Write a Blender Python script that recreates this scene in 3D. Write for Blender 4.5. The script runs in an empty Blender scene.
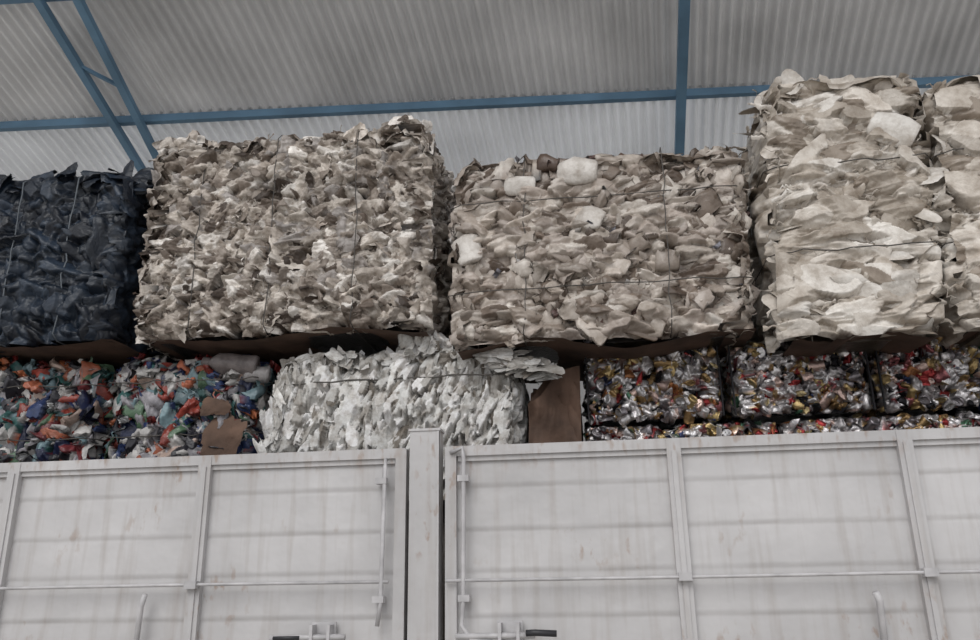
import bpy, math
import numpy as np
from mathutils import Vector, Matrix

scene=bpy.context.scene
scene.view_settings.view_transform='Standard'
scene.view_settings.look='None'
COL=scene.collection

# ------------------------------------------------------------------ materials
def lin(c): 
    return tuple(((x/255)/12.92 if x/255<=0.04045 else ((x/255+0.055)/1.055)**2.4) for x in c)

def new_mat(name):
    m=bpy.data.materials.new(name); m.use_nodes=True
    nt=m.node_tree; b=nt.nodes['Principled BSDF']
    return m,nt,b

def attr_mat(name,rough=.55,metal=0.,bump=.5,bscale=25,dirt=(.55,1.15),dscale=9,spec=.4,bdist=.02,tint=(1,1,1)):
    m,nt,b=new_mat(name)
    N=nt.nodes.new; L=nt.links.new
    a=N('ShaderNodeAttribute'); a.attribute_name='Col'
    tc=N('ShaderNodeTexCoord')
    n1=N('ShaderNodeTexNoise'); n1.inputs['Scale'].default_value=dscale; n1.inputs['Detail'].default_value=7; n1.inputs['Roughness'].default_value=.65
    cr=N('ShaderNodeValToRGB'); cr.color_ramp.elements[0].position=.33; cr.color_ramp.elements[1].position=.60
    cr.color_ramp.elements[0].color=(dirt[0]*tint[0],dirt[0]*tint[1],dirt[0]*tint[2],1); cr.color_ramp.elements[1].color=(dirt[1],dirt[1],dirt[1],1)
    vm=N('ShaderNodeVectorMath'); vm.operation='MULTIPLY'
    L(tc.outputs['Object'],n1.inputs['Vector']); L(n1.outputs['Fac'],cr.inputs['Fac'])
    L(a.outputs['Color'],vm.inputs[0]); L(cr.outputs['Color'],vm.inputs[1])
    L(vm.outputs['Vector'],b.inputs['Base Color'])
    n2=N('ShaderNodeTexNoise'); n2.inputs['Scale'].default_value=bscale; n2.inputs['Detail'].default_value=4; n2.inputs['Distortion'].default_value=1.2
    bp=N('ShaderNodeBump'); bp.inputs['Strength'].default_value=bump; bp.inputs['Distance'].default_value=bdist
    L(tc.outputs['Object'],n2.inputs['Vector']); L(n2.outputs['Fac'],bp.inputs['Height']); L(bp.outputs['Normal'],b.inputs['Normal'])
    b.inputs['Roughness'].default_value=rough; b.inputs['Metallic'].default_value=metal
    b.inputs['Specular IOR Level'].default_value=spec
    return m

def plain_mat(name,col,rough=.6,metal=0.,var=.25,scale=4,bump=.1,bscale=40,transl=0.):
    m,nt,b=new_mat(name); N=nt.nodes.new; L=nt.links.new
    tc=N('ShaderNodeTexCoord'); n=N('ShaderNodeTexNoise'); n.inputs['Scale'].default_value=scale; n.inputs['Detail'].default_value=6
    cr=N('ShaderNodeValToRGB'); cr.color_ramp.elements[0].position=.3; cr.color_ramp.elements[1].position=.7
    cr.color_ramp.elements[0].color=(*[c*(1-var) for c in col],1); cr.color_ramp.elements[1].color=(*[min(1,c*(1+var)) for c in col],1)
    L(tc.outputs['Object'],n.inputs['Vector']); L(n.outputs['Fac'],cr.inputs['Fac']); L(cr.outputs['Color'],b.inputs['Base Color'])
    n2=N('ShaderNodeTexNoise'); n2.inputs['Scale'].default_value=bscale
    bp=N('ShaderNodeBump'); bp.inputs['Strength'].default_value=bump; bp.inputs['Distance'].default_value=.01
    L(tc.outputs['Object'],n2.inputs['Vector']); L(n2.outputs['Fac'],bp.inputs['Height']); L(bp.outputs['Normal'],b.inputs['Normal'])
    b.inputs['Roughness'].default_value=rough; b.inputs['Metallic'].default_value=metal
    if transl>0:
        t=N('ShaderNodeBsdfTranslucent'); L(cr.outputs['Color'],t.inputs['Color'])
        mx=N('ShaderNodeMixShader'); mx.inputs[0].default_value=transl
        L(b.outputs[0],mx.inputs[1]); L(t.outputs[0],mx.inputs[2]); L(mx.outputs[0],nt.nodes['Material Output'].inputs['Surface'])
    return m

def truck_paint():
    m,nt,b=new_mat('white_truck_paint'); N=nt.nodes.new; L=nt.links.new
    tc=N('ShaderNodeTexCoord')
    def noise(scale,det,mapscale=None):
        n=N('ShaderNodeTexNoise'); n.inputs['Scale'].default_value=scale; n.inputs['Detail'].default_value=det
        if mapscale:
            mp=N('ShaderNodeMapping'); mp.inputs['Scale'].default_value=mapscale
            L(tc.outputs['Object'],mp.inputs['Vector']); L(mp.outputs['Vector'],n.inputs['Vector'])
        else: L(tc.outputs['Object'],n.inputs['Vector'])
        return n
    def ramp(src,p0,p1,c0,c1):
        r=N('ShaderNodeValToRGB'); r.color_ramp.elements[0].position=p0; r.color_ramp.elements[1].position=p1
        r.color_ramp.elements[0].color=(*c0,1); r.color_ramp.elements[1].color=(*c1,1); L(src,r.inputs['Fac']); return r
    base=ramp(noise(1.3,7).outputs['Fac'],.3,.7,lin((158,156,156)),lin((186,184,184)))
    streak=ramp(noise(3,6,(6,1,.5)).outputs['Fac'],.50,.75,(0,0,0),(.45,.45,.45))
    mx=N('ShaderNodeMix'); mx.data_type='RGBA'; L(streak.outputs['Color'],mx.inputs[0]); L(base.outputs['Color'],mx.inputs[6]); mx.inputs[7].default_value=(*lin((140,130,122)),1)
    def mul(a,b_):
        q=N('ShaderNodeMath'); q.operation='MULTIPLY'; L(a,q.inputs[0]); L(b_,q.inputs[1]); return q.outputs[0]
    def mx_(a,b_):
        q=N('ShaderNodeMath'); q.operation='MAXIMUM'; L(a,q.inputs[0]); L(b_,q.inputs[1]); return q.outputs[0]
    r1=mul(ramp(noise(24,8,(1,1,.5)).outputs['Fac'],.58,.68,(0,0,0),(.6,.6,.6)).outputs['Color'],ramp(noise(1.9,3).outputs['Fac'],.53,.66,(0,0,0),(1,1,1)).outputs['Color'])
    sp=N('ShaderNodeSeparateXYZ'); L(tc.outputs['Object'],sp.inputs[0])
    zr=N('ShaderNodeMapRange'); zr.inputs['From Min'].default_value=2.2; zr.inputs['From Max'].default_value=2.34; L(sp.outputs['Z'],zr.inputs['Value'])
    r2=mul(ramp(noise(13,7,(2,1,.7)).outputs['Fac'],.56,.68,(0,0,0),(.6,.6,.6)).outputs['Color'],zr.outputs['Result'])
    m2=N('ShaderNodeMix'); m2.data_type='RGBA'; L(mx_(r1,r2),m2.inputs[0]); L(mx.outputs[2],m2.inputs[6]); m2.inputs[7].default_value=(*lin((134,108,86)),1)
    L(m2.outputs[2],b.inputs['Base Color']); b.inputs['Roughness'].default_value=.42
    n2=noise(5,3); bp=N('ShaderNodeBump'); bp.inputs['Strength'].default_value=.3; bp.inputs['Distance'].default_value=.04
    L(n2.outputs['Fac'],bp.inputs['Height']); L(bp.outputs['Normal'],b.inputs['Normal'])
    return m

WT=(1,.93,.86)
M_carton=attr_mat('crumpled_carton_plastic',rough=.5,bump=.4,bscale=45,dscale=15,dirt=(.52,1.08),tint=WT)
M_sheetm=attr_mat('white_sheet_plastic',rough=.5,bump=.3,bscale=40,dscale=18,dirt=(.62,1.05),tint=WT)
M_film=attr_mat('plastic_film',rough=.34,bump=.3,bscale=22,dscale=10,dirt=(.62,1.08),tint=WT)
M_navy=attr_mat('navy_film',rough=.42,bump=.6,bscale=12)
M_bottle=attr_mat('coloured_plastic',rough=.33,bump=.3,dirt=(.55,1.05),dscale=14)
M_can=attr_mat('aluminium_can',rough=.30,metal=.75,bump=.4,bscale=70,dirt=(.55,1.1),dscale=20,bdist=.01)
M_card=plain_mat('cardboard',lin((86,66,54)),rough=.85,var=.4,scale=6,bump=.3)  # cardboard brown, darkened to include the shadow under the upper bales
M_wire=plain_mat('baling_wire',lin((76,72,68)),rough=.5,metal=.3)
M_gap_edge=plain_mat('dark_gap_edge',lin((20,19,22)),rough=.8)
M_beam=plain_mat('blue_painted_steel',lin((92,124,148)),rough=.6,var=.2,scale=2)
M_roofA=plain_mat('galvanised_sheet',lin((187,186,185)),rough=.55,var=.18,scale=.8,transl=.17)  # translucency added to the roof sheets to brighten their undersides
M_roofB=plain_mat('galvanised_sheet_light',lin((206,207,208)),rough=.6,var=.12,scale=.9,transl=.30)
M_wall=plain_mat('wall_sheet',lin((188,186,184)),rough=.6,var=.14,scale=.7)
M_paint=truck_paint()
M_tyre=plain_mat('tyre_rubber',(.02,.02,.02),rough=.85)
M_steel=plain_mat('dark_steel',(.05,.05,.055),rough=.6)
M_rod=plain_mat('rod_paint',lin((172,170,171)),rough=.4,var=.2,scale=12)
M_black=plain_mat('black_grip',(.015,.015,.018),rough=.5)
M_conc=plain_mat('concrete',lin((175,170,162)),rough=.85,var=.2,scale=.6,bump=.3)

# ------------------------------------------------------------------ mesh helpers
class MB:
    def __init__(s): s.v=[];s.f=[];s.c=[];s.m=[];s.sm=[];s.n=0
    def add(s,V,F,C,mat=0,smooth=True):
        V=np.asarray(V,float)
        if V.ndim==2: V=V[None]
        n,nv,_=V.shape; C=np.asarray(C,float)
        if C.ndim==1: C=np.broadcast_to(C,(n,nv,3))
        elif C.ndim==2: C=np.broadcast_to(C[:,None,:],(n,nv,3))
        F=np.asarray(F)
        FF=(F[None]+(np.arange(n)*nv)[:,None,None]+s.n).reshape(-1,4)
        s.v.append(V.reshape(-1,3)); s.c.append(C.reshape(-1,3)); s.f.append(FF)
        s.m.append(np.full(len(FF),mat)); s.sm.append(np.full(len(FF),smooth)); s.n+=n*nv
    def lean(s,z0,k):
        """lean the stack sideways a little with height (bales are never square)"""
        for a in s.v: a[:,0]+=(a[:,2]-z0)*k
    def build(s,name,mats,parent=None):
        V=np.concatenate(s.v);F=np.concatenate(s.f);C=np.concatenate(s.c)
        me=bpy.data.meshes.new(name)
        me.vertices.add(len(V)); me.vertices.foreach_set('co',V.ravel().astype(np.float32))
        me.loops.add(len(F)*4); me.loops.foreach_set('vertex_index',F.ravel().astype(np.int32))
        me.polygons.add(len(F)); me.polygons.foreach_set('loop_start',(np.arange(len(F))*4).astype(np.int32))
        me.polygons.foreach_set('material_index',np.concatenate(s.m).astype(np.int32))
        me.polygons.foreach_set('use_smooth',np.concatenate(s.sm).astype(bool))
        me.update(calc_edges=True)
        at=me.color_attributes.new('Col','FLOAT_COLOR','POINT')
        at.data.foreach_set('color',np.concatenate([C,np.ones((len(C),1))],1).ravel().astype(np.float32))
        for m in mats: me.materials.append(m)
        ob=bpy.data.objects.new(name,me); COL.objects.link(ob)
        if parent: ob.parent=parent
        return ob

BOXF=np.array([[0,1,3,2],[4,6,7,5],[0,4,5,1],[2,3,7,6],[0,2,6,4],[1,5,7,3]])
def boxv(x0,x1,y0,y1,z0,z1):
    return np.array([[x,y,z] for x in(x0,x1) for y in(y0,y1) for z in(z0,z1)],float)
def add_box(mb,x0,x1,y0,y1,z0,z1,mat=0):
    mb.add(boxv(x0,x1,y0,y1,z0,z1),BOXF,(.5,.5,.5),mat,False)
def add_tube(mb,pts,r,mat=0,seg=8,col=(.5,.5,.5)):
    pts=np.array(pts,float); n=len(pts); out=[]
    for i in range(n):
        t=pts[min(i+1,n-1)]-pts[max(i-1,0)]; t/=np.linalg.norm(t)+1e-9
        a=np.array([0,0,1.]) if abs(t[2])<.9 else np.array([1.,0,0])
        u=np.cross(t,a);u/=np.linalg.norm(u);w=np.cross(t,u)
        for k in range(seg):
            an=2*math.pi*k/seg; out.append(pts[i]+r*(math.cos(an)*u+math.sin(an)*w))
    c0=len(out); out.append(pts[0]); out.append(pts[-1])
    F=[[i*seg+k,i*seg+(k+1)%seg,(i+1)*seg+(k+1)%seg,(i+1)*seg+k] for i in range(n-1) for k in range(seg)]
    for k in range(0,seg,2):
        F.append([c0,(k+2)%seg,(k+1)%seg,k]); b=(n-1)*seg; F.append([c0+1,b+k,b+(k+1)%seg,b+(k+2)%seg])
    mb.add(np.array(out),F,col,mat,True)
def add_beam(mb,p,q,w,h,mat=0,up=(0,0,1)):
    p=np.array(p,float);q=np.array(q,float);t=q-p;t/=np.linalg.norm(t)
    u=np.cross(t,up);u/=np.linalg.norm(u);v=np.cross(u,t)
    V=[e+u*a*w/2+v*b*h/2 for e in(p,q) for a in(-1,1) for b in(-1,1)]
    mb.add(np.array(V),BOXF,(.5,.5,.5),mat,False)

# ------------------------------------------------------------------ refuse generators
def rotf(rng,N,V,spin,t1,t2):
    H=np.cross(V,N); H/=np.linalg.norm(H,axis=1,keepdims=True); V=np.cross(N,H)
    s=spin[:,None]; H1=H*np.cos(s)+V*np.sin(s); V1=-H*np.sin(s)+V*np.cos(s)
    a=t1[:,None]; V2=V1*np.cos(a)+N*np.sin(a); N2=N*np.cos(a)-V1*np.sin(a)
    b=t2[:,None]; H2=H1*np.cos(b)-N2*np.sin(b); N3=N2*np.cos(b)+H1*np.sin(b)
    return H2,V2,N3

def sheets(mb,rng,P,N,V,sx,sy,col,k=6,crum=.3,curl=.3,tilt=.5,spin=.6,square=.5,mat=0,smooth=False,ncr=4):
    n=len(P)
    if n==0: return
    g=np.linspace(-1,1,k); X,Y=np.meshgrid(g,g); X=X.ravel();Y=Y.ravel()
    dx=X*np.sqrt(1-Y**2/2); dy=Y*np.sqrt(1-X**2/2)
    px=(X*square+dx*(1-square))[None].repeat(n,0); py=(Y*square+dy*(1-square))[None].repeat(n,0)
    th=np.arctan2(py,px); rf=1+.14*np.sin(2*th+rng.uniform(0,6.3,(n,1)))+.12*np.sin(3*th+rng.uniform(0,6.3,(n,1)))
    px=px*rf;py=py*rf
    h=np.zeros_like(px)
    for j in range(ncr):
        an=rng.uniform(0,math.pi,(n,1)); d=px*np.cos(an)+py*np.sin(an)
        h+=rng.uniform(-1,1,(n,1))*np.abs(d-rng.uniform(-.7,.7,(n,1)))
    an=rng.uniform(0,math.pi,(n,1)); d=px*np.cos(an)+py*np.sin(an)
    jn=.12 if k<14 else .03
    h=h*crum-curl*d*d*rng.uniform(.3,1.2,(n,1))+rng.normal(0,crum*jn,px.shape)
    h-=h.mean(1,keepdims=True)
    px=px+rng.normal(0,jn/3,px.shape);py=py+rng.normal(0,jn/3,px.shape)
    H2,V2,N2=rotf(rng,N,V,rng.normal(0,1,n)*spin,rng.normal(0,1,n)*tilt,rng.normal(0,1,n)*tilt)
    sm=np.minimum(sx,sy)
    W=P[:,None]+px[...,None]*sx[:,None,None]*H2[:,None]+py[...,None]*sy[:,None,None]*V2[:,None]+(h*sm[:,None])[...,None]*N2[:,None]
    F=[[j*k+i,j*k+i+1,(j+1)*k+i+1,(j+1)*k+i] for j in range(k-1) for i in range(k-1)]
    mb.add(W,F,col,mat,smooth)

def strips(mb,rng,P,N,V,L,Wd,col,m=14,spin=.7,wav=.02,mat=0):
    n=len(P)
    if n==0: return
    s=np.linspace(-.5,.5,m)[None].repeat(n,0)
    a=np.cumsum(rng.normal(0,.012,(n,m)),1); b=np.cumsum(rng.normal(0,.007,(n,m)),1); a-=a.mean(1,keepdims=True); b-=b.mean(1,keepdims=True)
    H2,V2,N2=rotf(rng,N,V,rng.normal(0,1,n)*spin,rng.normal(0,1,n)*.1,rng.normal(0,1,n)*.1)
    rows=[]
    tw=np.cumsum(rng.normal(0,.5,(n,m)),1)
    for sg in(-1,0,1):
        w=sg*Wd[:,None]*(.6+.4*np.sin(tw*2))
        rows.append(P[:,None]+(s*L[:,None])[...,None]*H2[:,None]+(a+w*np.cos(tw))[...,None]*V2[:,None]+(b+w*np.sin(tw)*.6+(sg==0)*Wd[:,None]*.5)[...,None]*N2[:,None])
    W=np.concatenate(rows,1)
    F=[[r_*m+i,r_*m+i+1,(r_+1)*m+i+1,(r_+1)*m+i] for r_ in range(2) for i in range(m-1)]
    mb.add(W,F,col,mat,True)

def lathes(mb,rng,P,N,V,prof,L,D,col,capcol,capfrom,capto,seg=8,squash=(.35,.9),noise=.06,tilt=.6,mat=0,smooth=True,spin0=0.,spinr=3.2,bendk=.5):
    n=len(P); pr=np.array(prof); m=len(pr)
    if n==0: return
    an=np.arange(seg)*2*math.pi/seg
    z=np.repeat(pr[:,0],seg); x=(pr[:,1][:,None]*np.cos(an)).ravel(); y=(pr[:,1][:,None]*np.sin(an)).ravel()
    Z=z[None].repeat(n,0)*L[:,None]; X=x[None].repeat(n,0)*D[:,None]; Y=y[None].repeat(n,0)*D[:,None]*rng.uniform(*squash,(n,1))
    ringn=rng.normal(0,noise,(n,m,1)).repeat(seg,2).reshape(n,-1)
    X=X*(1+ringn*1.5)+rng.normal(0,noise,X.shape)*D[:,None]*.5; Y=Y+rng.normal(0,noise,X.shape)*D[:,None]*.5+ringn*D[:,None]
    bend=rng.normal(0,bendk,(n,1)); Y=Y+bend*Z*Z/np.maximum(L[:,None],1e-3)
    spin=spin0+rng.uniform(-1,1,n)*spinr
    H2,V2,N2=rotf(rng,N,V,spin,rng.normal(0,1,n)*tilt,rng.normal(0,1,n)*tilt)
    W=P[:,None]+X[...,None]*H2[:,None]+Z[...,None]*V2[:,None]+Y[...,None]*N2[:,None]
    C=np.repeat(col[:,None,:],m*seg,1).copy()
    idx=np.zeros(m*seg,bool); idx[capfrom*seg:capto*seg]=True
    if capcol is not None: C[:,idx]=capcol[:,None,:]
    F=[[i*seg+k_,i*seg+(k_+1)%seg,(i+1)*seg+(k_+1)%seg,(i+1)*seg+k_] for i in range(m-1) for k_ in range(seg)]
    mb.add(W,F,C,mat,smooth)
CAN=[(-.5,0),(-.49,.40),(-.5,.42),(-.44,.5),(-.15,.5),(.15,.5),(.44,.5),(.5,.42),(.49,.40),(.5,0)]
BOT=[(-.5,0),(-.5,.16),(-.45,.19),(-.2,.18),(.05,.19),(.2,.17),(.34,.07),(.38,.055),(.38,.075),(.5,.075),(.5,0)]
JUG=[(-.5,0),(-.5,.2),(-.49,.34),(-.42,.45),(-.2,.5),(.1,.5),(.35,.46),(.46,.36),(.5,.2),(.5,0)]

def facepos(box,face,u,v,off):
    x0,x1,y0,y1,z0,z1=box
    cx,cy,cz=(x0+x1)/2,(y0+y1)/2,(z0+z1)/2; hx,hy,hz=(x1-x0)/2,(y1-y0)/2,(z1-z0)/2
    o=np.ones_like(u);Z=np.zeros_like(u)
    if face=='front': return np.stack([cx+u*hx,y0-off,cz+v*hz],-1),np.stack([Z,-o,Z],-1),np.stack([Z,Z,o],-1)
    if face=='back': return np.stack([cx-u*hx,y1+off,cz+v*hz],-1),np.stack([Z,o,Z],-1),np.stack([Z,Z,o],-1)
    if face=='right': return np.stack([x1+off,cy+u*hy,cz+v*hz],-1),np.stack([o,Z,Z],-1),np.stack([Z,Z,o],-1)
    if face=='left': return np.stack([x0-off,cy-u*hy,cz+v*hz],-1),np.stack([-o,Z,Z],-1),np.stack([Z,Z,o],-1)
    if face=='top': return np.stack([cx+u*hx,cy+v*hy,z1+off],-1),np.stack([Z,Z,o],-1),np.stack([Z,o,Z],-1)
def shape_off(box,u,v,r,bul):
    ph=(box[0]*7+box[4]*3)
    return -r*(np.abs(u)**9+np.abs(v)**9)+bul*(np.sin(u*3.1+ph)+np.sin(v*4.3+2*ph)+np.sin(u*6+v*5+ph))*.5
def surf(rng,n,box,face,inset=.02,r=.06,jit=.03,bul=.02,m=.96):
    u=rng.uniform(-m,m,n);v=rng.uniform(-m,m,n)
    return facepos(box,face,u,v,shape_off(box,u,v,r,bul)-inset+rng.normal(0,jit,n))
def pal(rng,n,colors,w=None,jit=.12):
    c=np.array([lin(c) for c in colors]); w=np.array(w,float) if w is not None else np.ones(len(c)); w/=w.sum()
    i=rng.choice(len(c),n,p=w); return np.clip(c[i]*rng.normal(1,jit,(n,1)),0,.95)
def dims(box,face):
    x0,x1,y0,y1,z0,z1=box
    return {'front':(x1-x0,z1-z0),'back':(x1-x0,z1-z0),'right':(y1-y0,z1-z0),'left':(y1-y0,z1-z0),'top':(x1-x0,y1-y0)}[face]
def vnoise(rng,nv,nu,cv,cu):
    g=rng.uniform(0,1,(cv+2,cu+2)); y=np.linspace(0,cv,nv); x=np.linspace(0,cu,nu)
    iy=np.minimum(y.astype(int),cv); ix=np.minimum(x.astype(int),cu); fy=y-iy;fx=x-ix
    fy=(fy*fy*(3-2*fy))[:,None];fx=(fx*fx*(3-2*fx))[None]
    a=g[iy][:,ix];b=g[iy][:,ix+1];c=g[iy+1][:,ix];d=g[iy+1][:,ix+1]
    return (a*(1-fx)+b*fx)*(1-fy)+(c*(1-fx)+d*fx)*fy

def relief(mb,rng,box,face,res,dens,su,sv,colors,w=None,jit=.1,tilt=.35,crum=.25,depth=.07,spin=.5,nexp=(1.6,4),
           dark=(50,42,36),folds=None,r=.05,bul=.02,zmin=None,smooth=True,angle0=0.,ncr=3,droop=.02,mat=0):
    """face of pressed refuse: every piece is stamped as a tilted creased plate, the highest one wins"""
    W,H=dims(box,face)
    if face!='front': res=res*2.2
    nu=max(8,int(W/res)); nv=max(8,int(H/res))
    gu=np.linspace(-W/2,W/2,nu); gv=np.linspace(-H/2,H/2,nv)
    Hm=np.full((nv,nu),-depth-.03); Cm=np.broadcast_to(np.array(lin(dark)),(nv,nu,3)).copy()  # surface between pieces starts dark, gap shade put into the colour
    n=int(W*H*dens); cols=pal(rng,n,colors,w,jit)
    for i in range(n):
        a=rng.uniform(*su); b=rng.uniform(*sv)
        cu=rng.uniform(-W/2,W/2); cv=rng.uniform(-H/2,H/2)
        R=max(a,b)*1.35
        i0,i1=np.searchsorted(gu,[cu-R,cu+R]); j0,j1=np.searchsorted(gv,[cv-R,cv+R])
        if i1-i0<2 or j1-j0<2: continue
        du=gu[i0:i1][None]-cu; dv=gv[j0:j1][:,None]-cv
        an=rng.normal(0,spin)+angle0; c,s=math.cos(an),math.sin(an)
        p=(du*c+dv*s)/a; q=(-du*s+dv*c)/b
        e=rng.uniform(*nexp); rho=(np.abs(p)**e+np.abs(q)**e)**(1/e)
        t=np.arctan2(q,p)
        rho=rho*(1+.13*np.sin(2*t+rng.uniform(0,6.3))+.10*np.sin(3*t+rng.uniform(0,6.3))+.06*np.sin(5*t+rng.uniform(0,6.3))+.04*np.sin(9*t+rng.uniform(0,6.3)))
        sm=min(a,b)
        h=rng.uniform(-depth,0)+np.clip(rng.normal(0,tilt),-1,1)*p*a*.7+np.clip(rng.normal(0,tilt*1.2),-1,1)*q*b
        for _ in range(ncr):
            an2=rng.uniform(0,3.1416)
            h=h+rng.uniform(-1,1)*crum*sm*(np.abs(p*math.cos(an2)+q*math.sin(an2)-rng.uniform(-.6,.6))-.4)
        h=h-droop*rho**5
        sub=Hm[j0:j1,i0:i1]; m=(rho<1)&(h>sub)
        sub[m]=h[m]; Cm[j0:j1,i0:i1][m]=cols[i]*rng.uniform(.92,1.08)
    if folds:
        for (amp,lu,lv) in folds:
            nz=vnoise(rng,nv,nu,max(1,int(H/lv)),max(1,int(W/lu)))
            Hm+=amp*(1-2*np.abs(2*nz-1))
    Hm+=rng.normal(0,.0008,Hm.shape)
    Hm=np.clip(Hm,-depth-.05,.045)
    U,V=np.meshgrid(np.linspace(-1,1,nu),np.linspace(-1,1,nv))
    P,_,_=facepos(box,face,U,V,Hm+shape_off(box,U,V,r,bul))
    idx=np.arange(nu*nv).reshape(nv,nu)
    F=np.stack([idx[:-1,:-1],idx[:-1,1:],idx[1:,1:],idx[1:,:-1]],-1).reshape(-1,4)
    if zmin is not None:
        z=P[...,2].ravel(); F=F[(z[F].max(1)>zmin)]
    mb.add(P.reshape(-1,3),F,Cm.reshape(1,-1,3),mat,smooth)

def core(mb,box,col,mat=0,shr=.05,k=12):  # dark core colour stands in for shade in the gaps between pieces
    x0,x1,y0,y1,z0,z1=box; x0+=shr;x1-=shr;y0+=shr;y1-=shr;z1-=shr
    g=np.linspace(-1,1,k);U,V=np.meshgrid(g,g);U=U.ravel();V=V.ravel()
    F=[[j*k+i,j*k+i+1,(j+1)*k+i+1,(j+1)*k+i] for j in range(k-1) for i in range(k-1)]
    cx,cy,cz=(x0+x1)/2,(y0+y1)/2,(z0+z1)/2;hx,hy,hz=(x1-x0)/2,(y1-y0)/2,(z1-z0)/2
    o=np.ones_like(U)
    for A in ([U,-o,V],[-U,o,V],[o,U,V],[-o,-U,V],[U,V,o],[U,-V,-o]):
        P=np.stack(A,1)
        d=.012*np.sin(P[:,0]*9)*np.cos(P[:,2]*8+P[:,1]*7)
        W=np.stack([cx+P[:,0]*(hx+d),cy+P[:,1]*(hy+d),cz+P[:,2]*hz],1)
        mb.add(W,F,col,mat,True)

def wires(mb,box,zs=(),xs=(),r=.005,mat=1,out=.01):
    x0,x1,y0,y1,z0,z1=box
    rg=np.random.default_rng(int(abs(x0*100))+3)
    for z in zs:
        pts=[(x0-out,y1,z),(x0-out,y0+.03,z)]+[(x0+(x1-x0)*t,y0-out+rg.normal(0,.006),z+rg.normal(0,.006)) for t in np.linspace(0.03,.97,14)]+[(x1+out,y0+.03,z),(x1+out,y1,z)]
        add_tube(mb,pts,r,mat,6)
    for x in xs:
        pts=[(x,y1,z0),(x,y0+.02,z0)]+[(x+rg.normal(0,.006),y0-out+rg.normal(0,.006),z0+(z1-z0)*t) for t in np.linspace(.03,.97,12)]+[(x,y0+.04,z1+out),(x,y1,z1+out)]
        add_tube(mb,pts,r,mat,6)

def card_skirt(mb,rng,x0,x1,y0,y1,z,mat,drop=.05,k=26):
    g=np.linspace(0,1,k);h=np.linspace(0,1,8)
    U,V=np.meshgrid(g,h);U=U.ravel();V=V.ravel()
    sag=drop*(.5+.5*np.sin(U*9+x0*5))*(.3+.7*(1-V))+rng.normal(0,.004,len(U))
    W=np.stack([x0+(x1-x0)*U,y0+(y1-y0)*V+.02*np.sin(U*15)*(1-V),z-sag],1)
    F=[[j*k+i,j*k+i+1,(j+1)*k+i+1,(j+1)*k+i] for j in range(7) for i in range(k-1)]
    mb.add(W,F,(.1,.07,.05),mat,True)

FACES=('front','right','left','top')
ALL=FACES+('back',)
def cnt(box,face,dens):
    W,H=dims(box,face)
    return max(4,int(W*H*dens*(1 if face=='front' else .6 if face!='back' else .25)))
def up(n): return np.tile([0,-1.,0],(n,1)),np.tile([0,0,1.],(n,1))

# ============================================================ UPPER BALES
BEIGE=[(196,188,179),(174,165,156),(148,138,129),(104,93,84),(216,211,205),(72,62,55),(160,154,150)]
BW=[4,4,3.2,2,2.4,1.3,1.8]
def b_carton():
    rng=np.random.default_rng(11); box=(-2.87,-.92,.5,1.65,3.18,4.56); mb=MB()
    core(mb,box,lin((30,27,25)),shr=.16)
    for fc in ALL:
        relief(mb,rng,box,fc,.0052,560,(.03,.105),(.02,.06),BEIGE,BW,jit=.12,tilt=.5,crum=.65,depth=.10,spin=.6,dark=(28,24,21),folds=[(.007,.035,.02)],ncr=6,nexp=(1.5,5),droop=.022)
        n=cnt(box,fc,45); P,N,V=surf(rng,n,box,fc,jit=.008,inset=.03)
        sheets(mb,rng,P,N,V,rng.uniform(.04,.10,n),rng.uniform(.02,.055,n),pal(rng,n,BEIGE,BW),k=9,crum=.45,curl=.4,tilt=.3,spin=.6,smooth=True,ncr=6)
        n=cnt(box,fc,60); P,N,V=surf(rng,n,box,fc,jit=.006,inset=.012,m=.94)
        strips(mb,rng,P,N,V,rng.uniform(.08,.22,n),rng.uniform(.005,.012,n),pal(rng,n,BEIGE,BW),spin=.8)
    for cx in (-1.12,-2.68):
        n=60; P=np.stack([rng.normal(cx,.07,n),rng.normal(.64,.06,n),rng.uniform(4.5,4.64,n)],1)
        sheets(mb,rng,P,*up(n),rng.uniform(.03,.08,n),rng.uniform(.03,.06,n),pal(rng,n,BEIGE,BW),k=7,crum=.5,tilt=.5)
    n=110; P=np.stack([rng.uniform(-2.75,-1.02,n),rng.normal(.64,.06,n),4.48+rng.uniform(0,.06,n)],1)
    sheets(mb,rng,P,*up(n),rng.uniform(.03,.08,n),rng.uniform(.02,.05,n),pal(rng,n,BEIGE,BW),k=7,crum=.5,tilt=.5)
    card_skirt(mb,rng,-2.8,-.95,.54,1.6,3.19,2,.05)
    wires(mb,box,xs=(-2.45,-1.95,-1.4),r=.0035,out=.018)
    mb.build('crushed_carton_bale',[M_carton,M_wire,M_card])
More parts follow.
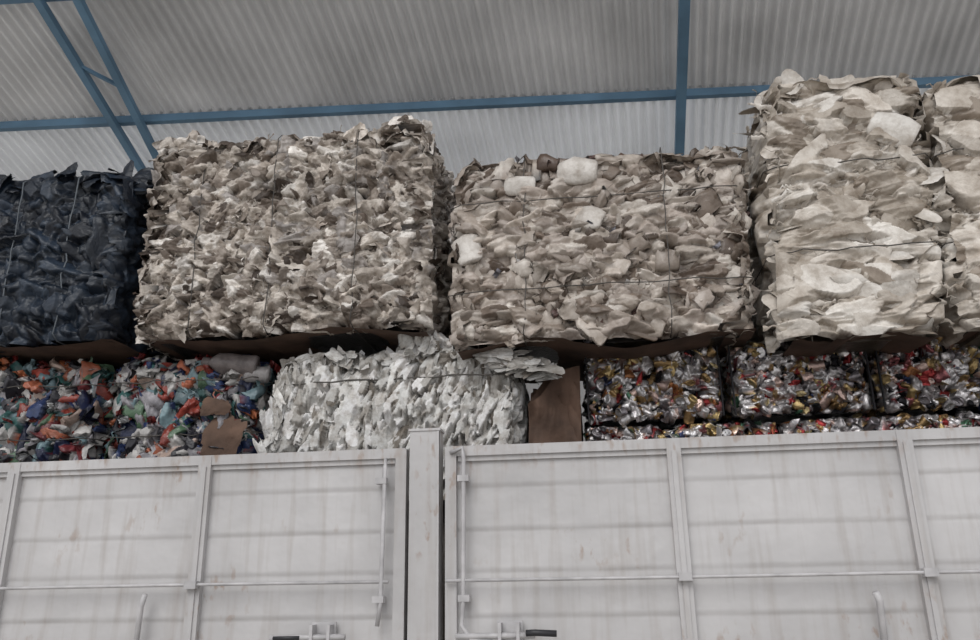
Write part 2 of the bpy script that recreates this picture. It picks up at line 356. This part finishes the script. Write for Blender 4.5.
def b_white_plastic():
    rng=np.random.default_rng(12); box=(-.80,.98,.5,1.65,3.04,4.24); mb=MB()
    C=[(180,171,162),(165,155,147),(148,138,129),(194,187,179),(120,108,98),(88,76,67)];w=[4,4,3,2.2,1.6,.9]
    core(mb,box,lin((38,33,30)),shr=.16)
    for fc in ALL:
        relief(mb,rng,box,fc,.0055,400,(.05,.14),(.025,.065),C,w,tilt=.44,crum=.42,depth=.10,spin=.3,nexp=(2,4),dark=(34,29,26),folds=[(.008,.07,.03)],droop=.035,ncr=5)
        n=cnt(box,fc,60); P,N,V=surf(rng,n,box,fc,jit=.008,inset=.050,m=.93)
        lathes(mb,rng,P,N,V,JUG,rng.uniform(.13,.24,n),rng.uniform(.09,.14,n),pal(rng,n,C,w,jit=.08),None,0,0,seg=14,squash=(.2,.45),noise=.06,tilt=.25,spin0=1.57,spinr=.7,bendk=.3)
        n=cnt(box,fc,30); P,N,V=surf(rng,n,box,fc,jit=.008,inset=.038,m=.93)
        lathes(mb,rng,P,N,V,BOT,rng.uniform(.2,.3,n),rng.uniform(.25,.36,n),pal(rng,n,C,w,jit=.08),pal(rng,n,[(190,187,184),(150,140,130),(100,80,76),(120,120,128)]),8,11,seg=12,squash=(.2,.4),noise=.055,tilt=.25,spin0=1.57,spinr=1.,bendk=.25)
        n=cnt(box,fc,45); P,N,V=surf(rng,n,box,fc,jit=.006,inset=.02,m=.94)
        strips(mb,rng,P,N,V,rng.uniform(.12,.3,n),rng.uniform(.006,.016,n),pal(rng,n,C,w),spin=.3)
    T=[(-.02,4.11,.25,.17,1.5),(.05,3.79,.18,.15,1.2),(-.70,3.63,.20,.18,.4),(-.38,4.04,.2,.13,1.5)]
    for t in T:
        lathes(mb,rng,np.array([[t[0],.49,t[1]]]),*up(1),JUG,np.array([t[2]]),np.array([t[3]]),np.array([lin((192,187,181))]),None,0,0,seg=18,squash=(.34,.35),noise=.03,tilt=.2,spin0=t[4],spinr=.1,bendk=.2)
    n=40; P=np.stack([rng.uniform(-.7,.88,n),rng.normal(.68,.06,n),4.17+.05*rng.uniform(0,1,n)],1)
    lathes(mb,rng,P,*up(n),JUG,rng.uniform(.12,.22,n),rng.uniform(.08,.12,n),pal(rng,n,[(95,76,66),(150,141,133),(82,68,60),(165,156,148)]),None,0,0,seg=12,squash=(.3,.6),noise=.07,tilt=.25,spin0=1.57,spinr=.4,bendk=.25)
    card_skirt(mb,rng,-.75,.98,.52,1.6,3.05,2,.08)
    wires(mb,box,zs=(3.93,3.35),xs=(-.35,.5),r=.0035,out=.02)
    mb.lean(3.04,.03)
    mb.build('crushed_white_plastic_bale',[M_film,M_wire,M_card])
FC=[(196,189,180),(184,176,166),(168,159,148),(210,205,198),(142,131,119)];FW=[4,4,3,2.4,1.2]
def b_film(box,seed,cover=True):
    rng=np.random.default_rng(seed); mb=MB()
    core(mb,box,lin((80,72,64)),shr=.16)
    for fc in ALL:
        relief(mb,rng,box,fc,.0055,165,(.09,.30),(.035,.11),FC,FW,jit=.06,tilt=.42,crum=.42,depth=.11,spin=.32,nexp=(1.8,3.5),dark=(60,53,46),folds=[(.018,.28,.05),(.007,.08,.02)],bul=.04,droop=.035,ncr=10)
        n=cnt(box,fc,28); P,N,V=surf(rng,n,box,fc,jit=.01,bul=.04,inset=.05,m=.88)
        sheets(mb,rng,P,N,V,rng.uniform(.08,.22,n),rng.uniform(.04,.09,n),pal(rng,n,FC,FW,jit=.06),k=18,crum=.30,curl=.6,tilt=.13,spin=.35,square=.25,smooth=True,ncr=14)
        n=cnt(box,fc,80); P,N,V=surf(rng,n,box,fc,jit=.006,bul=.04,inset=.03,m=.92)
        strips(mb,rng,P,N,V,rng.uniform(.12,.4,n),rng.uniform(.008,.022,n),pal(rng,n,FC,FW),spin=.35,m=20)
    n=5; P=np.stack([rng.uniform(box[0]+.25,box[1]-.2,n),np.full(n,box[2]+.01),rng.uniform(box[4]+.1,box[4]+.6,n)],1)
    sheets(mb,rng,P,*up(n),rng.uniform(.13,.2,n),rng.uniform(.06,.09,n),pal(rng,n,[(210,206,200),(198,193,186)],jit=.04),k=26,crum=.18,curl=.6,tilt=.1,spin=.25,square=.15,smooth=True,ncr=18)
    card_skirt(mb,rng,box[0]+.1,box[1]-.05,box[2]+.02,1.6,box[4]+.02,2,.05)
    wires(mb,box,zs=(box[4]+.5,box[4]+1.05),r=.0038,out=.03)
    return mb,rng
def b_navy():
    rng=np.random.default_rng(14); box=(-4.88,-2.99,.5,1.65,3.2,4.38); mb=MB()
    C=[(32,42,55),(25,33,44),(42,52,65),(20,26,36)]
    core(mb,box,lin((18,22,30)),shr=.16)
    for fc in ALL:
        relief(mb,rng,box,fc,.0065,260,(.06,.18),(.04,.10),C,tilt=.45,crum=.5,depth=.11,spin=.9,dark=(12,15,21),folds=[(.014,.05,.14)],ncr=5,droop=.04)
    for cx in (-3.14,-3.55,-4.0,-4.5):
        n=50; P=np.stack([rng.normal(cx,.09,n),rng.normal(.68,.08,n),4.36+rng.uniform(-.05,.07,n)],1)
        sheets(mb,rng,P,np.tile([0,-.8,.6],(n,1)),np.tile([0,.6,.8],(n,1)),rng.uniform(.06,.12,n),rng.uniform(.04,.08,n),pal(rng,n,C),k=10,crum=.25,curl=.6,tilt=.25,square=.2,smooth=True)
    card_skirt(mb,rng,-4.8,-2.98,.52,1.6,3.21,2,.05)
    wires(mb,box,xs=(-4.2,-3.75,-3.35),r=.005,out=.02)
    mb.build('navy_film_bale',[M_navy,plain_mat('pale_twine',lin((86,92,98))),M_card])
b_carton(); b_white_plastic(); b_navy()
mb,rng=b_film((1.08,1.98,.46,1.65,2.96,4.6),21)
for cx,w,z in ((1.22,.04,4.67),(1.58,.15,4.66)):
    n=40;P=np.stack([rng.normal(cx,w,n),rng.normal(.64,.06,n),rng.uniform(z-.14,z-.02,n)],1)
    sheets(mb,rng,P,*up(n),rng.uniform(.04,.10,n),rng.uniform(.04,.08,n),pal(rng,n,FC,FW,jit=.06),k=14,crum=.25,curl=.6,tilt=.3,square=.2,smooth=True,ncr=8)
lathes(mb,rng,np.array([[1.80,.46,4.21]]),*up(1),JUG,np.array([.28]),np.array([.2]),np.array([lin((200,196,190))]),None,0,0,seg=20,squash=(.25,.26),noise=.02,tilt=.1,spin0=1.1,spinr=.1,bendk=.05)
mb.lean(2.96,.07)
mb.build('plastic_film_bale',[M_film,M_wire,M_card])
mb,rng=b_film((2.04,3.84,.42,1.65,2.96,4.5),22); mb.lean(2.96,.07)
mb.build('plastic_film_bale.001',[M_film,M_wire,M_card])

# ============================================================ LOWER TIER
BED=1.24
BC=[(140,62,52),(166,98,74),(52,88,86),(48,62,98),(180,177,174),(172,152,141),(112,134,140),(42,41,47),(112,50,54),(82,106,84),(144,141,145),(34,40,66)]  # bottle colours, darkened to carry the dimmer light on the left
BCW=[1.6,1.4,2.2,1.7,4.6,1.6,2.4,2.8,1.,1,2.8,2.4]
def b_bottles(box,seed):
    rng=np.random.default_rng(seed); mb=MB()
    core(mb,box,lin((28,25,27)),shr=.16)
    for fc in FACES:
        relief(mb,rng,box,fc,.006,400,(.025,.07),(.05,.14),BC,BCW,tilt=.5,crum=.6,depth=.13,spin=.45,dark=(20,18,20),folds=[(.010,.022,.07)],zmin=2.15 if fc!='top' else None,bul=.03,droop=.04,ncr=6)
        n=cnt(box,fc,85); P,N,V=surf(rng,n,box,fc,jit=.015,inset=.05,m=.94)
        if fc!='top': keep=P[:,2]>2.1; P,N,V=P[keep],N[keep],V[keep]
        n=len(P)
        lathes(mb,rng,P,N,V,BOT,rng.uniform(.2,.34,n),rng.uniform(.28,.42,n),pal(rng,n,BC,BCW),pal(rng,n,[(190,190,190),(130,50,48),(46,58,100),(156,92,62)]),7,11,seg=14,noise=.06,tilt=.35,squash=(.2,.5),spinr=.8,bendk=.3)
        n=cnt(box,fc,60); P,N,V=surf(rng,n,box,fc,jit=.01,inset=.02,m=.94)
        if fc!='top': keep=P[:,2]>2.1; P,N,V=P[keep],N[keep],V[keep]
        n=len(P); strips(mb,rng,P,N,V,rng.uniform(.1,.25,n),rng.uniform(.008,.018,n),pal(rng,n,BC,BCW),spin=1.3)
    wires(mb,box,zs=(2.95,2.6),r=.004,out=.03)
    return mb,rng
mb,rng=b_bottles((-4.9,-3.17,.72,2.1,BED,3.12),31); mb.build('coloured_plastic_bottle_bale',[M_bottle,M_wire])
mb,rng=b_bottles((-3.10,-2.07,.74,2.1,BED,3.10),32)
def torn(cx,cz,y,a,b,seed):
    rg=np.random.default_rng(seed)
    sheets(mb,rg,np.array([[cx,y,cz]]),*up(1),np.array([a]),np.array([b]),np.array([(.1,.1,.1)]),k=13,crum=.22,curl=.25,tilt=.15,spin=.2,square=.7,smooth=True,ncr=6,mat=2)
torn(-2.24,2.53,.65,.13,.18,1); torn(-2.32,2.76,.67,.09,.06,2)
lathes(mb,rng,np.array([[-2.27,.74,3.05],[-2.12,.76,2.98]]),*up(2),BOT,np.array([.36,.22]),np.array([.4,.3]),np.array([lin((118,110,108)),lin((150,146,145))]),None,0,0,seg=14,noise=.03,tilt=.1,spin0=1.57,spinr=.3,bendk=.1)
mb.build('coloured_plastic_bottle_bale.001',[M_bottle,M_wire,M_card])

def b_sheets():
    rng=np.random.default_rng(41); box=(-1.93,-.45,.70,2.1,BED,3.04); mb=MB()
    C=[(202,201,198),(186,185,182),(164,161,156),(212,211,210),(124,118,110)];w=[4,3,2,3,1.2]
    core(mb,box,lin((70,65,60)),shr=.16)
    for fc in FACES:
        relief(mb,rng,box,fc,.005,620,(.012,.038),(.07,.20),C,w,jit=.06,tilt=1.0,crum=.8,depth=.13,spin=.20,nexp=(2.5,7),angle0=-.28,dark=(46,42,38),folds=[(.009,.015,.12)],zmin=2.15 if fc!='top' else None,droop=.01)
        n=cnt(box,fc,55); P,N,V=surf(rng,n,box,fc,jit=.012,r=.05,inset=.035,m=.93)
        if fc!='top': keep=P[:,2]>2.15; P,N,V=P[keep],N[keep],V[keep]
        n=len(P)
        sheets(mb,rng,P,N,V,rng.uniform(.02,.045,n),rng.uniform(.09,.17,n),pal(rng,n,C,w,jit=.05),k=9,crum=.5,curl=.3,tilt=.3,spin=.25,square=.95)
    n=120; P=np.stack([rng.uniform(-1.80,-.58,n),rng.normal(.76,.04,n),2.98+rng.uniform(0,.08,n)],1)
    sheets(mb,rng,P,*up(n),rng.uniform(.03,.07,n),rng.uniform(.02,.045,n),pal(rng,n,C,w),k=7,crum=.5,tilt=.4,spin=.5,square=.9)
    n=36; P=np.stack([rng.normal(-1.0,.06,n),rng.normal(.74,.04,n),3.06+rng.uniform(0,.08,n)],1)
    sheets(mb,rng,P,*up(n),rng.uniform(.025,.05,n),rng.uniform(.03,.06,n),pal(rng,n,C,w),k=7,crum=.5,tilt=.4,spin=.5,square=.9)
    n=80; t=rng.uniform(0,1,n); P=np.stack([-1.86-.13*t+rng.normal(0,.02,n),rng.normal(.70,.03,n),2.9-.65*t],1)
    sheets(mb,rng,P,*up(n),rng.uniform(.02,.04,n),rng.uniform(.08,.14,n),pal(rng,n,C,w),k=8,crum=.5,tilt=.25,spin=.25,square=.9)
    n=50; t=rng.uniform(0,1,n); P=np.stack([-.55+.32*t,rng.normal(.68,.03,n),2.98-.09*t+rng.normal(0,.02,n)],1)
    sheets(mb,rng,P,np.tile([0,-.9,.4],(n,1)),np.tile([0,.4,.9],(n,1)),rng.uniform(.05,.11,n),rng.uniform(.02,.04,n),pal(rng,n,C,[3,3,3,2,2]),k=8,crum=.4,tilt=.2,spin=.2,square=.9)
    wires(mb,box,zs=(2.88,),r=.005,out=.035)
    mb.build('white_plastic_sheet_bale',[M_sheetm,M_wire])
b_sheets()
def b_card():
    rng=np.random.default_rng(42); mb=MB()
    x0,x1=-.38,-.06
    for i in range(9):
        k=22; g=np.linspace(-1,1,k);U,V=np.meshgrid(g,g);U=U.ravel();V=V.ravel()
        y=.78+i*.03
        top=.80+.07*np.sin(U*2+i*1.7)-.015*i-.10*np.clip(-U,0,1)*(i<4)
        W=np.stack([(x0+x1)/2+U*(x1-x0)/2*(1-.02*i)+.02*V,y+.03*np.sin(U*3+i)+.05*np.abs(np.sin(V*9+U*3+i))+rng.normal(0,.003,k*k)+.05*np.clip(V-.8,0,1)*5*(i%3-1),2.07+V*top],1)
        F=[[j*k+a,j*k+a+1,(j+1)*k+a+1,(j+1)*k+a] for j in range(k-1) for a in range(k-1)]
        mb.add(W,F,(.1,.1,.1),0,True)
    add_box(mb,x0+.02,x1+.01,1.10,2.1,BED,2.82,0)
    mb.build('folded_cardboard_bale',[M_card])
b_card()
CANC=[(200,196,196),(146,54,54),(186,162,114),(160,132,92),(60,68,98),(216,213,213),(72,104,84),(134,129,132),(164,112,76),(34,33,36),(166,106,108),(198,172,162)]
CW=[7,1.3,2,2,.5,4,.5,3.2,.5,2.0,1,2.2]
def b_cans(box,seed,name,zmin=0):
    rng=np.random.default_rng(seed); mb=MB()
    core(mb,box,lin((20,19,22)),shr=.08)
    for fc in FACES:
        relief(mb,rng,box,fc,.0052 if fc=='front' else .006,1300,(.018,.05),(.014,.036),CANC,CW,tilt=.6,crum=.7,depth=.085,spin=1.5,nexp=(2,4),dark=(10,10,12),r=.03,bul=.006,zmin=zmin,folds=[(.003,.02,.02)],droop=.03)
        n=cnt(box,fc,300); P,N,V=surf(rng,n,box,fc,jit=.012,r=.03,bul=.006,inset=.035,m=.95)
        if fc!='top': keep=P[:,2]>zmin; P,N,V=P[keep],N[keep],V[keep]
        n=len(P)
        lathes(mb,rng,P,N,V,CAN,rng.uniform(.04,.11,n),np.full(n,.070),pal(rng,n,CANC,CW),pal(rng,n,[(208,206,206),(208,206,206),(176,158,118)]),0,3,seg=12,noise=.055,tilt=.8,squash=(.3,.9),smooth=True,bendk=.2)
    x0,x1,y0,y1,z0,z1=box
    if zmin==0:
        for x in (x0+.0,x1-.0): add_box(mb,x-.004,x+.004,y0-.002,y0+.02,z0,z1,1)  # black edge strips imitate the dark gaps around each bale
    mb.build(name,[M_can,M_gap_edge])
i=0
for (x0,x1) in ((0.0,.80),(.87,1.66),(1.72,2.50),(2.56,3.35)):
    nm='crushed_can_bale'+('' if i==0 else '.%03d'%i); i+=1
    b_cans((x0,x1,.85,2.1,2.61,3.04),50+i,nm)
for (x0,x1) in ((-.03,1.1),(1.13,2.3),(2.33,3.4)):
    nm='crushed_can_bale.%03d'%i; i+=1
    b_cans((x0,x1,.84,2.1,BED,2.57),60+i,nm,2.15)

# ============================================================ TRUCK
truck=bpy.data.objects.new('cargo_truck_trailer',None); COL.objects.link(truck)
def panel(mb,x0,x1,y,z0,z1,grooves):
    pr=[(z0,0)]
    for g in sorted(grooves):
        pr+=[(g-.026,0),(g-.010,.003),(g+.004,.003),(g+.014,-.002),(g+.028,0)]
    pr.append((z1,0)); nx=12
    rg=np.random.default_rng(int(abs(x0)*50)); V=[]
    for i in range(nx):
        x=x0+(x1-x0)*i/(nx-1)
        for z,d in pr: V.append((x,y+d+ (rg.normal(0,.0012) if 0<i<nx-1 else 0),z))
    m=len(pr); F=[[i*m+j,(i+1)*m+j,(i+1)*m+j+1,i*m+j+1] for i in range(nx-1) for j in range(m-1)]
    mb.add(np.array(V),F,(.5,.5,.5),0,True)
ZT=2.345;ZB=1.16
def side(mb,y):
    for xs in ([-5.2,-4.15,-3.08,-2.0,-.955],[-.70,.40,1.47,2.55,3.62]):
        a,b=xs[0],xs[-1]
        add_box(mb,a-.02,b+.02,y-.018,y+.045,ZT-.05,ZT)
        add_box(mb,a-.02,b+.02,y-.012,y+.045,ZB,ZB+.07)
        for i,x in enumerate(xs):
            w=.028 if i in(0,len(xs)-1) else .034
            add_box(mb,x-w,x+w,y-.022,y+.05,ZB+.01,ZT-.005)
            if 0<i<len(xs)-1: add_box(mb,x-w*.35,x+w*.35,y-.03,y-.02,ZB+.03,ZT-.06)
        for i in range(len(xs)-1):
            panel(mb,xs[i]+.02,xs[i+1]-.02,y+.012,ZB,ZT-.02,(1.33,1.53,1.735,1.93,2.14))
            add_box(mb,xs[i]+.02,xs[i+1]-.02,y+.035,y+.042,ZB,ZT-.05)
            add_box(mb,xs[i]+.034,xs[i+1]-.034,y-.004,y+.02,ZT-.075,ZT-.05)
    add_box(mb,-.905,-.755,y-.04,y+.07,ZB-.1,2.43)
    add_box(mb,-.912,-.748,y-.046,y+.076,2.425,2.437)
    add_box(mb,-.765,-.755,y-.05,y-.03,ZB,2.42)
mb=MB(); side(mb,0); side(mb,2.35)
add_box(mb,-5.24,-5.19,0,2.4,ZB,ZT); add_box(mb,3.64,3.69,0,2.4,ZB,ZT)
add_box(mb,-5.24,3.69,-.03,.06,1.06,ZB+.01); add_box(mb,-5.24,3.69,2.34,2.43,1.06,ZB+.01)
add_box(mb,-5.24,3.69,.05,2.36,1.14,1.22)
mb.build('dropside_body',[M_paint],truck)
mb=MB()
def rod(*p,r=.011): add_tube(mb,p,r,0,8)
y=-.05
rod((-5.1,y,1.70),(-3.08,y,1.70),(-2.0,y+.003,1.702),(-1.0,y,1.70),r=.008)
rod((-.72,y,1.70),(.4,y+.003,1.698),(1.47,y,1.70),(3.5,y,1.70),r=.008)
rod((-1.03,-.03,2.29),(-1.03,y,2.25),(-1.035,y,1.6),(-1.05,y,1.5))
rod((-.70,-.03,2.31),(-.635,y,2.33),(-.63,y,2.28),(-.635,y,1.62),(-.645,y,1.5),(-.6,y-.01,1.44),(-.5,y-.01,1.43))
rod((-2.26,y,1.2),(-2.25,y,1.6),(-2.23,y-.01,1.66),r=.014)
rod((1.22,y,1.2),(1.235,y,1.58),(1.22,y-.01,1.62),r=.016)
for x in(-3.08,-2.0,.4,1.47,2.55): add_box(mb,x-.03,x+.03,-.064,-.02,1.682,1.718)
for x in(-1.05,-.635):
    for z in(2.18,1.62): add_box(mb,x-.025,x+.03,-.062,-.01,z-.015,z+.015)
for x in (-1.32,-.42):
    add_box(mb,x-.05,x-.035,-.085,-.01,1.40,1.51); add_box(mb,x+.035,x+.05,-.085,-.01,1.40,1.51); add_box(mb,x-.06,x+.06,-.02,-.008,1.38,1.52)
    rod((x-.25,-.06,1.452),(x+.12,-.065,1.455),r=.014)
mb.build('latch_rods',[M_rod],truck)
mb=MB()
add_tube(mb,[(-.34,-.075,1.465),(-.30,-.078,1.467),(-.2,-.078,1.462)],.015,0,10)
add_tube(mb,[(-1.55,-.07,1.452),(-1.42,-.07,1.453)],.010,0,10)
mb.build('lever_grips',[M_black],truck)
mb=MB()
for yy in(.75,1.6): add_box(mb,-5.2,3.65,yy-.05,yy+.05,.85,1.14)
for x in np.arange(-5,3.6,1.05): add_box(mb,x-.03,x+.03,.05,2.35,1.02,1.14)
for wx in(-4.2,-3.05,2.4): add_box(mb,wx-.06,wx+.06,.1,2.3,.46,.58); add_box(mb,wx-.05,wx+.05,.7,.8,.5,.9); add_box(mb,wx-.05,wx+.05,1.55,1.65,.5,.9)
mb.build('chassis',[M_steel],truck)
mb=MB()
def wheel(cx,cy):
    pr=[(-.13,.0),(-.13,.26),(-.14,.30),(-.15,.42),(-.12,.50),(-.04,.52),(.04,.52),(.12,.50),(.15,.42),(.14,.3),(.06,.27),(.03,.12),(.09,.1),(.09,0)]
    seg=28;V=[]
    for d,r_ in pr:
        for k in range(seg):
            a=2*math.pi*k/seg;V.append((cx+r_*math.cos(a),cy+d,.52+r_*math.sin(a)))
    F=[[i*seg+k,i*seg+(k+1)%seg,(i+1)*seg+(k+1)%seg,(i+1)*seg+k] for i in range(len(pr)-1) for k in range(seg)]
    mb.add(np.array(V),F,(.1,.1,.1),0,True)
for wx in(-4.2,-3.05,2.4):
    for wy in(.3,2.1): wheel(wx,wy)
mb.build('wheels',[M_tyre],truck)

# ============================================================ BUILDING
e1=np.array([.9976,.069,0.]); e2=np.array([.063,.998,-.325]); e2/=np.linalg.norm(e2)
nr=np.cross(e1,e2); nr/=np.linalg.norm(nr)
if nr[2]<0: nr=-nr
P0=np.array([-7.37,4.23,7.4])
def rp(a,b,c=0): return P0+e1*a+e2*b+nr*c
def roof(name,a0,a1,b0,b1,mat,off=0,lam=.13,amp=.036):
    mb=MB(); na=int((a1-a0)/lam*10); a=np.linspace(a0,a1,na); bs=np.linspace(b0,b1,6)
    h=amp*np.clip(1.4*np.sin(a*2*math.pi/lam),-1,1)+off
    V=np.array([P0+e1*x+e2*b+nr*hh for b in bs for x,hh in zip(a,h)])
    F=[[j*na+i,j*na+i+1,(j+1)*na+i+1,(j+1)*na+i] for j in range(len(bs)-1) for i in range(na-1)]
    mb.add(V,F,(.5,.5,.5),0,True); return mb.build(name,[mat])
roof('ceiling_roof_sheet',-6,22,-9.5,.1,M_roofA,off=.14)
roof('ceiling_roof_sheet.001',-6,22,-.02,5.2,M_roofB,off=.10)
bl=MB()
for b in(0,-1.78,-3.6,-5.4,-7.2,-9,1.9,3.6): add_beam(bl,rp(-6,b,0),rp(22,b,0),.08,.10)
bl.build('roof_purlin',[M_beam])
bl=MB()
add_beam(bl,rp(8.94,-9.4,-.12),rp(8.62,5.0,-.12),.115,.12)
bl.build('roof_rafter',[M_beam])
bl=MB()
add_beam(bl,rp(1.73+.0854*1.9,-3.7,-.12),rp(1.73-.0854*6.5,4.7,-.12),.085,.09)
add_beam(bl,rp(2.17+.1436*1.9,-3.7,-.12),rp(2.17-.1436*6.5,4.7,-.12),.085,.09)
A=lambda q:1.73-.0854*(q+1.79); B=lambda q:2.17-.1436*(q+1.77)
for bb in(-2.9,-.95): add_beam(bl,rp(A(bb),bb,-.12),rp(B(bb+.35),bb+.35,-.12),.04,.04)
bl.build('roof_truss',[M_beam])

# camera -------------------------------------------------------------
f=800.;th=math.radians(18);yw=math.radians(7);ro=math.radians(1)
cpos=Vector((0,-4,1.7))
f0=Vector((-math.sin(yw),math.cos(yw),0));zz=Vector((0,0,1));r=Vector((math.cos(yw),math.sin(yw),0))
Fv=f0*math.cos(th)+zz*math.sin(th);U=-f0*math.sin(th)+zz*math.cos(th)
R2=r*math.cos(ro)-U*math.sin(ro);U2=U*math.cos(ro)+r*math.sin(ro)
cd=bpy.data.cameras.new('camera');co=bpy.data.objects.new('camera',cd);COL.objects.link(co)
cd.sensor_width=36;cd.lens=f/980*36;cd.clip_end=200
co.matrix_world=Matrix(((R2.x,U2.x,-Fv.x,cpos.x),(R2.y,U2.y,-Fv.y,cpos.y),(R2.z,U2.z,-Fv.z,cpos.z),(0,0,0,1)))
scene.camera=co

# floor / walls
mb=MB(); add_box(mb,-20,20,-16,12,-.1,0); mb.build('floor',[M_conc])
mb=MB(); pE=rp(-6,5.1,0);pF=rp(22,5.1,0)
na=1600;t=np.linspace(0,1,na)
V=[]
for z_ in(0,pE[2]+.1):
    for q in t:
        p=pE+(pF-pE)*q; V.append((p[0],p[1]+.02*math.sin(q*28/.115*2*math.pi*.5),z_))
F=[[i,i+1,na+i+1,na+i] for i in range(na-1)]
mb.add(np.array(V),F,(.5,.5,.5),0,True); mb.build('wall_back',[M_wall])

# light
w=bpy.data.worlds.new('world');scene.world=w;w.use_nodes=True
bg=w.node_tree.nodes['Background'];bg.inputs[0].default_value=(.955,.965,1.0,1);bg.inputs[1].default_value=1.0
sd=bpy.data.lights.new('sun','SUN');so=bpy.data.objects.new('sun',sd);COL.objects.link(so)
sd.energy=1.6;sd.angle=math.radians(36);sd.color=(1,.99,.97)
so.rotation_euler=(math.radians(47),0,math.radians(-14))
